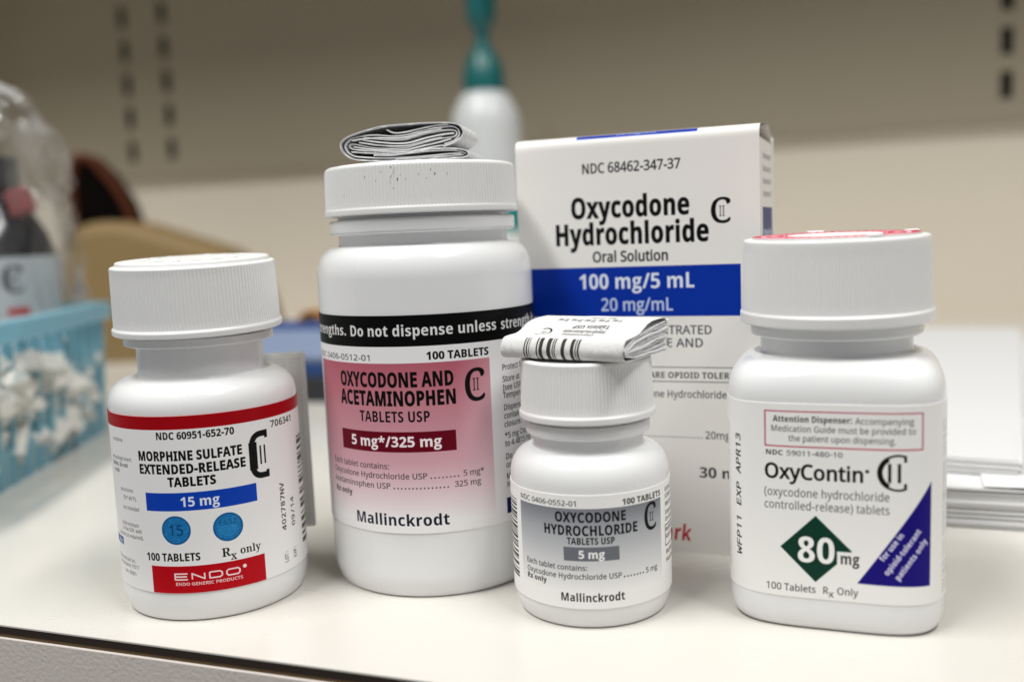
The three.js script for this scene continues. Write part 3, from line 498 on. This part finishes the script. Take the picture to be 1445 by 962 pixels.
{
  // the pad on the small bottle: long fold towards the camera, open layered end on the right
  const yaw = 0.58, G = thing('folded_leaflet', 'thick folded leaflet with black barcode on its front fold, lying on the smallest bottle cap', 'leaflet', [0.0250, 0.0631, -0.2156], -yaw);
  // local x runs left to right along the fold (0 is the right end), local z towards the camera; wedge thicker at the back
  const Lw = 33.4, Dp = 24.5, path = [];
  const tF = 5.3, tB = 8.6;
  const prof = [[-Dp, 0.25], [-14, 0.2], [-7, 0.1], [-2.4, 0.15], [-0.7, 0.75], [0, 2.1], [-0.35, 3.6], [-1.6, tF - 0.2], [-4, tF + 0.25], [-9, tF + 0.8], [-15, tB - 0.3], [-Dp + 1.6, tB], [-Dp - 0.2, tB - 0.6], [-Dp - 0.8, tB - 1.8]];
  const curve = new THREE.CatmullRomCurve3(prof.map(([z, y]) => new THREE.Vector3(0, y, z)), false, 'catmullrom', 0.5), N = 90, C = curve.getSpacedPoints(N), len = curve.getLength();
  const nrm = C.map((p, i) => { const t = C[Math.min(N, i + 1)].clone().sub(C[Math.max(0, i - 1)]).normalize(); return new THREE.Vector3(0, -t.z, t.y); });
  const T = sheet(0, Lw, 0, len, 18, '#d4d4d3');
  // arc length where the front fold begins
  const arc = (v) => v;
  { const q = rng(12); let s = 6.6; for (const [w, g] of [[0.35, 0.35], [0.35, 0.35], [0.2, 1.9], [0.4, 0.4], [1.0, 1.2], [1.1, 0.4], [0.3, 0.25], [0.3, 1.6], [0.95, 1.6], [0.9, 0.35], [0.3, 0.3], [0.5, 0.5]]) { T.rect(s, 22.0, s + w, 29.6, '#2a2820'); s += w + g; } }
  const up = (str, l, r, y, cap, f) => { T.text(str, r, r + (r - l), y, cap, f, '#2e2e2e', { turn: Math.PI, bold: 2 }); };
  up('Oxycodone', 13.6, 22.4, 35.0, 1.8, SB); up('Hydrochloride', 12.6, 24.4, 37.6, 1.8, SB); up('Tablets USP', 14.2, 24.4, 40.2, 1.8, SB); up('5 mg, 10 mg, 15 mg, 20 mg, 30 mg', 8, 26, 44.0, 2.0, SB); up('Rx only', 15.5, 23.0, 47.4, 2.0, SB);
  { const x = T.c; x.strokeStyle = '#222'; x.lineWidth = 0.5 * T.k; x.beginPath(); x.ellipse(T.X(7.6), T.Y(35.6), 1.9 * T.k, 2.6 * T.k, 0, -2.2, 2.2); x.stroke(); T.rect(7.2, 34.6, 7.5, 36.6, '#333'); T.rect(7.9, 34.6, 8.2, 36.6, '#333'); }
  const tex = T.tex(), paper = std({ map: tex, roughness: 0.82, bumpMap: rep(soft, 2), bumpScale: 0.0004 });
  const wob = (x, i) => 0.16 * noise.noise(x * 0.12, i * 0.13, 4.4);
  const outer = (o) => gridGeo(34, N, (u, v) => { const i = Math.round(v * N), p = C[i], n = nrm[i], x = -Lw + u * Lw, w = wob(x, i) * Math.min(1, Math.max(0, p.y)), e = u > 0.99 ? 0.25 * noise.noise(i * 0.2, 1, 2) : 0; return [(x + e) / 1000, (p.y + n.y * (w - o)) / 1000, (p.z + n.z * (w - o)) / 1000]; });
  const rim = (u0) => gridGeo(1, N, (u, v) => { const i = Math.round(v * N), p = C[i], n = nrm[i], x = -Lw + u0 * Lw, w = wob(x, i) * Math.min(1, Math.max(0, p.y)) - (u < 0.5 ? 0 : 0.22), e = u0 > 0.99 ? 0.25 * noise.noise(i * 0.2, 1, 2) : 0; return [(x + e) / 1000, (p.y + n.y * w) / 1000, (p.z + n.z * w) / 1000]; }, () => [0.9, 0.9]);
  part('outer_sheet', mergeGeometries([outer(0), outer(0.22), rim(1), rim(0)]), paper, G, 'white outer sheet with a black barcode');
  // the inner folds: wavy layers ending unevenly at the right
  for (let j = 0; j < 13; j++) {
    const f = (j + 0.6) / 13.4, q = rng(50 + j), pts = [];
    const e = -Dp - 0.3 - q() * 1.6;
    for (let i = 0; i <= 9; i++) { const t = i / 9, z = -0.9 - 0.9 * Math.abs(f - 0.5) + (e + 0.9) * t, yl = 0.5, yh = THREE.MathUtils.lerp(tF - 0.7, tB - 0.5, t ** 0.8); const squash = 0.28 + 0.72 * Math.min(1, t * 5); const mid = 2.2; const y0 = yl + (yh - yl) * f; pts.push([z, mid + (y0 - mid) * squash + (i > 0 && i < 9 ? 0.34 * Math.sin(t * 7 + j * 0.5) * (1 - Math.abs(2 * f - 1)) + 0.12 * (q() - 0.5) : 0)]); }
    const nn = 30, cc = new THREE.CatmullRomCurve3(pts.map(([z, y]) => new THREE.Vector3(0, y, z))).getSpacedPoints(nn), x1 = 0.1 - q() * 0.9, th = 0.16;
    const at = (i, sg, x) => { const p = cc[i]; return [(x + (x > -10 ? 0.3 * noise.noise(i * 0.3, j, 7) : 0)) / 1000, (p.y + sg * th) / 1000, p.z / 1000]; };
    const g = mergeGeometries([gridGeo(2, nn, (u, v) => at(Math.round(v * nn), 1, -Lw + 1 + u * (Lw - 1 + x1))), gridGeo(2, nn, (u, v) => at(Math.round(v * nn), -1, -Lw + 1 + u * (Lw - 1 + x1))), gridGeo(1, nn, (u, v) => at(Math.round(v * nn), u < 0.5 ? 1 : -1, x1)), gridGeo(1, nn, (u, v) => at(Math.round(v * nn), u < 0.5 ? 1 : -1, -Lw + 1)), gridGeo(1, 1, (u, v) => at(nn, v < 0.5 ? 1 : -1, -Lw + 1 + u * (Lw - 1 + x1)))]);
    part('folded_sheet', g, newsprint[j % 3], G);
  }
}

// ---------------------------------------------------------------- out-of-focus things behind
// white pump bottle with teal pump
{
  const B = thing('pump_bottle', 'blurred white bottle with teal pump top behind the tall bottle', 'pump bottle', [-0.0140, 0, -0.80]);
  part('body', lathe(dense(fillet([[0, 0, 0], [26, 0, 2], [28.6, 4, 3], [28.6, 188, 16], [19, 206, 9], [14, 208, 1], [14, 214, 0]]), 6), 96), phys({ color: rgb(0.60, 0.62, 0.63), roughness: 0.3 }), B, 'milky white bottle');
  const teal = phys({ color: rgb(0.004, 0.11, 0.11), roughness: 0.35 });
  const pump = part('pump', lathe(dense(fillet([[0, 207, 0], [17.2, 207.5, 1], [17.2, 222, 10], [11.5, 238, 8], [6, 244, 3], [5.2, 254, 3], [11.5, 264, 4], [12.6, 290, 4], [11, 302, 3], [0, 303, 0]]), 3), 72), teal, B, 'teal pump collar and head');
  part('spout', new THREE.CapsuleGeometry(0.0045, 0.036, 4, 14).rotateX(Math.PI / 2).rotateY(0.5).translate(0.012, 0.294, 0.026), teal, pump);
  const P = sheet(-86, 86, 60, 124, 5, '#d9dddd'); P.rect(-86, 104, 86, 124, '#dfe3e3'); P.rect(-40, 66, 40, 118, '#0f8a88'); P.rect(-34, 100, 12, 112, '#dfe5e4'); P.rect(-34, 70, 34, 94, '#e4e8e8');
  part('label', wrapGeo(circleSec(28.6), -86, 86, 60, 124, 0.2, 80), labelMat(P.tex()), B, 'white label with teal panel');
}
// blue basket with white packets
{
  const G = thing('plastic_basket', 'translucent blue slatted plastic basket at the left edge', 'basket', [-0.2655, 0, -0.392], 0.074);
  const blue = phys({ color: rgb(0.30, 0.62, 0.74), roughness: 0.4, transmission: 0.5, thickness: 0 });
  const hx = 0.058, hz = 0.094, h = 0.0675, b = 0.0022;
  const sides = [[1, 0, hz], [-1, 0, hz], [0, 1, hx], [0, -1, hx]];
  for (const [sx, sz, half] of sides) {
    const turn = sx ? (sx > 0 ? Math.PI / 2 : -Math.PI / 2) : (sz > 0 ? 0 : Math.PI), dist = sx ? hx : hz;
    const w = new THREE.Group(); w.name = 'side'; w.rotation.y = turn; G.add(w);
    const lean = 0.055, P = (g) => g.rotateX(lean).translate(0, 0, dist);
    part('lower_wall', P(new THREE.BoxGeometry(half * 2, 0.015, b).translate(0, 0.0075, 0)), blue, w);
    part('rim', P(new RoundedBoxGeometry(half * 2 + 0.008, 0.009, 0.007, 2, 0.002).translate(0, h - 0.0045, 0.002)), blue, w);
    const n = Math.round(half * 2 / 0.0135);
    for (let i = 0; i <= n; i++) part('slat', P(new THREE.BoxGeometry(0.0034, h - 0.009, b + 0.0016).translate(-half + 0.0017 + (half * 2 - 0.0034) * i / n, (h - 0.009) / 2, 0)), blue, w);
  }
  part('floor', new THREE.BoxGeometry(hx * 2, 0.002, hz * 2).translate(0, 0.0015, 0), blue, G);
  // heap of small crumpled white packets
  const q = rng(31), list = [];
  for (let i = 0; i < 460; i++) {
    const s = 0.010 + q() * 0.012, g = new THREE.BoxGeometry(s, s * 1.5, s * 0.35, 2, 2, 1), p = g.attributes.position;
    for (let k = 0; k < p.count; k++) { const n = noise.noise(p.getX(k) * 300 + i, p.getY(k) * 300, i * 0.7) * 0.0022; p.setXYZ(k, p.getX(k) + n, p.getY(k) - n, p.getZ(k) + n); }
    g.rotateX(q() * 3).rotateY(q() * 6).rotateZ(q() * 3);
    g.translate((1 - 2 * q() * q()) * (hx - 0.006), 0.014 + q() * 0.033, (q() - 0.5) * 2 * (hz - 0.005)); g.computeVertexNormals(); list.push(g);
  }
  const m = part('paper_packets', mergeGeometries(list), std({ color: rgb(0.66, 0.65, 0.61), roughness: 0.85 }), scene);
  m.position.copy(G.position); m.rotation.copy(G.rotation); tag(m, 'heap of small white packets inside the blue basket', 'packets', null, 'stuff');
}
// dark bottle in a clear plastic bag behind the basket
{
  const B = thing('medicine_bottle', 'dark bottle with pale label and pink neck tab inside the clear plastic bag', 'bottle', [-0.2560, 0.006, -0.478]);
  part('body', lathe(dense(fillet([[0, 0, 0], [27, 0, 2], [29, 3, 2], [29, 92, 12], [17, 112, 6], [13, 118, 2], [13, 124, 0]]), 5), 72), phys({ color: rgb(0.012, 0.012, 0.016), roughness: 0.15 }), B, 'nearly black glass');
  const P = sheet(-80, 80, 40, 86, 6, '#b9c3c8'); P.text('C', 16, 27, 69, 13, SEB, '#1a1d22'); P.text('II', 20, 24.5, 72.5, 6, SE, '#1a1d22'); P.rect(18, 58, 28, 62, '#b5474c'); P.text('M', 12, 20, 45, 8, SB, '#0c0e12'); P.text('15', 2, 11, 45, 8, SB, '#0c0e12'); P.text('Oral', 0, 12, 74, 5, SB, '#30353c');
  part('label', wrapGeo(circleSec(29), -80, 80, 40, 86, 0.2, 80), labelMat(P.tex()), B, 'pale label with dark letters');
  part('cap', lathe(fillet([[0, 119, 0], [15, 119, 1], [15, 135, 2], [0, 136, 0]]), 64), phys({ color: rgb(0.03, 0.03, 0.035), roughness: 0.4 }), B, 'dark cap');
  part('pull_tab', new RoundedBoxGeometry(0.012, 0.013, 0.006, 3, 0.002).rotateZ(0.3).translate(0.022, 0.112, 0.012), phys({ color: rgb(0.26, 0.06, 0.06), roughness: 0.5 }), B, 'pink tab at the neck');
  const film = noiseTex(256, (u, v) => 0.97 + 0.5 * tileNoise(u, v, 5, 2.2) + 0.35 * tileNoise(u, v, 13, 6.1));
  const bag = gridGeo(120, 90, (u, v) => {
    const a = u * 2 * Math.PI, f = Math.PI * (v - 0.5), e = 0.42, cp = Math.sign(Math.cos(f)) * Math.abs(Math.cos(f)) ** e, sp = Math.sign(Math.sin(f)) * Math.abs(Math.sin(f)) ** e;
    let x = 0.056 * cp * Math.sign(Math.cos(a)) * Math.abs(Math.cos(a)) ** 0.8, z = 0.044 * cp * Math.sign(Math.sin(a)) * Math.abs(Math.sin(a)) ** 0.8, y = 0.0865 + 0.0855 * sp;
    const taper = 1 - 0.16 * Math.max(0, (y - 0.10) / 0.064) ** 1.5; x *= taper; z *= taper;
    const d = Math.abs(noise.noise(x * 55 + 3, y * 32, z * 55)) * 0.018 + noise.noise(x * 140, y * 90, z * 140) * 0.006 - 0.006;
    const k = 1 + d / 0.05; return [x * k, y + (y > 0.02 ? noise.noise(x * 60, 4, z * 60) * 0.006 * sp : 0), z * k];
  });
  const m = part('plastic_bag', bag, phys({ color: rgb(0.95, 0.95, 0.95), roughness: 0.1, transmission: 1, transmissionMap: film, thickness: 0, ior: 1.5 }), scene);
  m.position.set(-0.2690, 0.004, -0.470); tag(m, 'clear crinkled plastic bag round a dark bottle at the left edge', 'plastic bag');
}
// tan bag with a dark brown hooped top
{
  const G = thing('leather_bag', 'blurred tan bag with a dark brown arched top, far left by the wall', 'bag', [-0.30, 0, -0.82]);
  const sh = new THREE.Shape(); sh.moveTo(-0.078, 0); sh.lineTo(0.092, 0); sh.lineTo(0.085, 0.03); sh.quadraticCurveTo(0.08, 0.066, 0.06, 0.078); sh.quadraticCurveTo(0.02, 0.092, -0.01, 0.102); sh.quadraticCurveTo(-0.04, 0.108, -0.052, 0.098); sh.quadraticCurveTo(-0.06, 0.08, -0.066, 0);
  part('body', new THREE.ExtrudeGeometry(sh, { depth: 0.05, bevelEnabled: true, bevelSize: 0.012, bevelThickness: 0.012, bevelSegments: 5, curveSegments: 24 }).translate(0, 0, -0.025), std({ color: rgb(0.225, 0.15, 0.058), roughness: 0.65, bumpMap: rep(soft, 12), bumpScale: 0.001 }), G, 'soft tan side');
  const arch = [[-0.066, 0.098], [-0.067, 0.145], [-0.061, 0.169], [-0.050, 0.169], [-0.036, 0.154], [-0.023, 0.132], [-0.015, 0.104]];
  const ln = new THREE.Shape(); ln.moveTo(-0.064, 0.10); arch.forEach(([x, y]) => ln.lineTo(x, y)); ln.lineTo(-0.016, 0.098);
  part('lining', new THREE.ExtrudeGeometry(ln, { depth: 0.016, bevelEnabled: true, bevelSize: 0.003, bevelThickness: 0.004, bevelSegments: 3 }).translate(0, 0, -0.02), phys({ color: rgb(0.003, 0.002, 0.002), roughness: 0.95, specularIntensity: 0.1 }), G, 'black inside of the arched top');
  part('hoop', new THREE.TubeGeometry(new THREE.CatmullRomCurve3(arch.map(([x, y]) => new THREE.Vector3(x, y, 0))), 48, 0.0042, 10), phys({ color: rgb(0.075, 0.02, 0.008), roughness: 0.8, specularIntensity: 0.3 }), G, 'reddish brown hoop');
}
// dark tray with blue packet and orange roll between the two left bottles
{
  const yaw = -0.30;
  const t = thing('plastic_tray', 'low black plastic tray behind the gap between the two left bottles', 'tray', [-0.120, 0, -0.585], yaw);
  const bk = std({ color: rgb(0.02, 0.02, 0.024), roughness: 0.5 });
  part('floor', new RoundedBoxGeometry(0.12, 0.003, 0.06, 2, 0.001).translate(0, 0.0016, 0), bk, t);
  for (const [w, d, x, z] of [[0.12, 0.003, 0, 0.0315], [0.12, 0.003, 0, -0.0315], [0.003, 0.06, 0.0585, 0], [0.003, 0.06, -0.0585, 0]]) part('side', new RoundedBoxGeometry(w, 0.015, d, 2, 0.0012).translate(x, 0.0076, z), bk, t);
  const p = thing('wipes_packet', 'blue and pale blue packet lying in the black tray', 'packet', [-0.120, 0.0033, -0.585], yaw);
  part('pouch', new RoundedBoxGeometry(0.11, 0.024, 0.054, 4, 0.007).translate(0, 0.0125, 0), phys({ color: rgb(0.025, 0.07, 0.22), roughness: 0.4 }), p, 'blue pouch');
  part('front_band', new RoundedBoxGeometry(0.111, 0.011, 0.03, 3, 0.003).rotateX(0.5).translate(0, 0.0255, 0.013), phys({ color: rgb(0.20, 0.25, 0.37), roughness: 0.45 }), p, 'pale blue flap');
  part('back_fold', new RoundedBoxGeometry(0.07, 0.016, 0.022, 3, 0.004).translate(-0.014, 0.032, -0.012), phys({ color: rgb(0.02, 0.06, 0.22), roughness: 0.4 }), p, 'dark blue fold');
  const r = thing('tape_roll', 'small orange roll beside the blue packet', 'roll', [-0.1235, 0.0298, -0.600], yaw);
  part('roll', lathe(fillet([[6, -5.5, 0], [10.5, -5.5, 1], [10.5, 5.5, 1], [6, 5.5, 0], [6, -5.5, 0]]), 40).rotateX(Math.PI / 2).translate(0, 0.0105, 0), std({ color: rgb(0.42, 0.17, 0.03), roughness: 0.5 }), r);
  part('core', lathe(fillet([[5, -5.6, 0], [5.9, -5.6, 0], [5.9, 5.6, 0], [5, 5.6, 0], [5, -5.6, 0]]), 40).rotateX(Math.PI / 2).translate(0, 0.0105, 0), std({ color: rgb(0.3, 0.22, 0.14), roughness: 0.8 }), r);
}
// papers on the right
{
  const stack = (label, pos, yaw, w, d, h, n, seed, dirt, curl) => {
    const G = thing('paper_stack', label, 'paper stack', pos, -yaw), q = rng(seed);
    for (let i = 0; i < n; i++) {
      const t = h / n, a = dirt * (0.8 + 0.2 * q()), g = new RoundedBoxGeometry(w, t * 0.99, d, 1, t * 0.05).translate(-w / 2 + (q() - 0.5) * 0.0016, t * (i + 0.5), -d / 2 + (q() - 0.5) * 0.0009);
      g.rotateY((q() - 0.5) * 0.006); part('sheet', g, std({ color: rgb(a, a, a * (0.99 + 0.03 * q())), roughness: 0.75 }), G);
    }
    return G;
  };
  stack('wide lower stack of white papers on the counter at the right', [0.300, 0, -0.2150], 0.365, 0.30, 0.36, 0.0128, 18, 3, 0.78);
  stack('upper pile of white papers lying skewed on the wide lower stack', [0.1535, 0.0132, -0.2845], 0.49, 0.24, 0.37, 0.0052, 9, 8, 0.80);
  // a loose sheet curling up past the pile's corner
  const s = part('loose_sheet', gridGeo(24, 8, (u, v) => [u * 0.05, 0.0002 + 0.010 * u ** 2.4 + 0.0003 * v, -v * 0.10]), std({ color: rgb(0.74, 0.74, 0.75), roughness: 0.75 }), scene);
  s.position.set(0.138, 0.0132, -0.276); s.rotation.y = -0.40; tag(s, 'single white sheet curling up beside the upper paper pile', 'sheet of paper');
}
renderer.render(scene, camera);
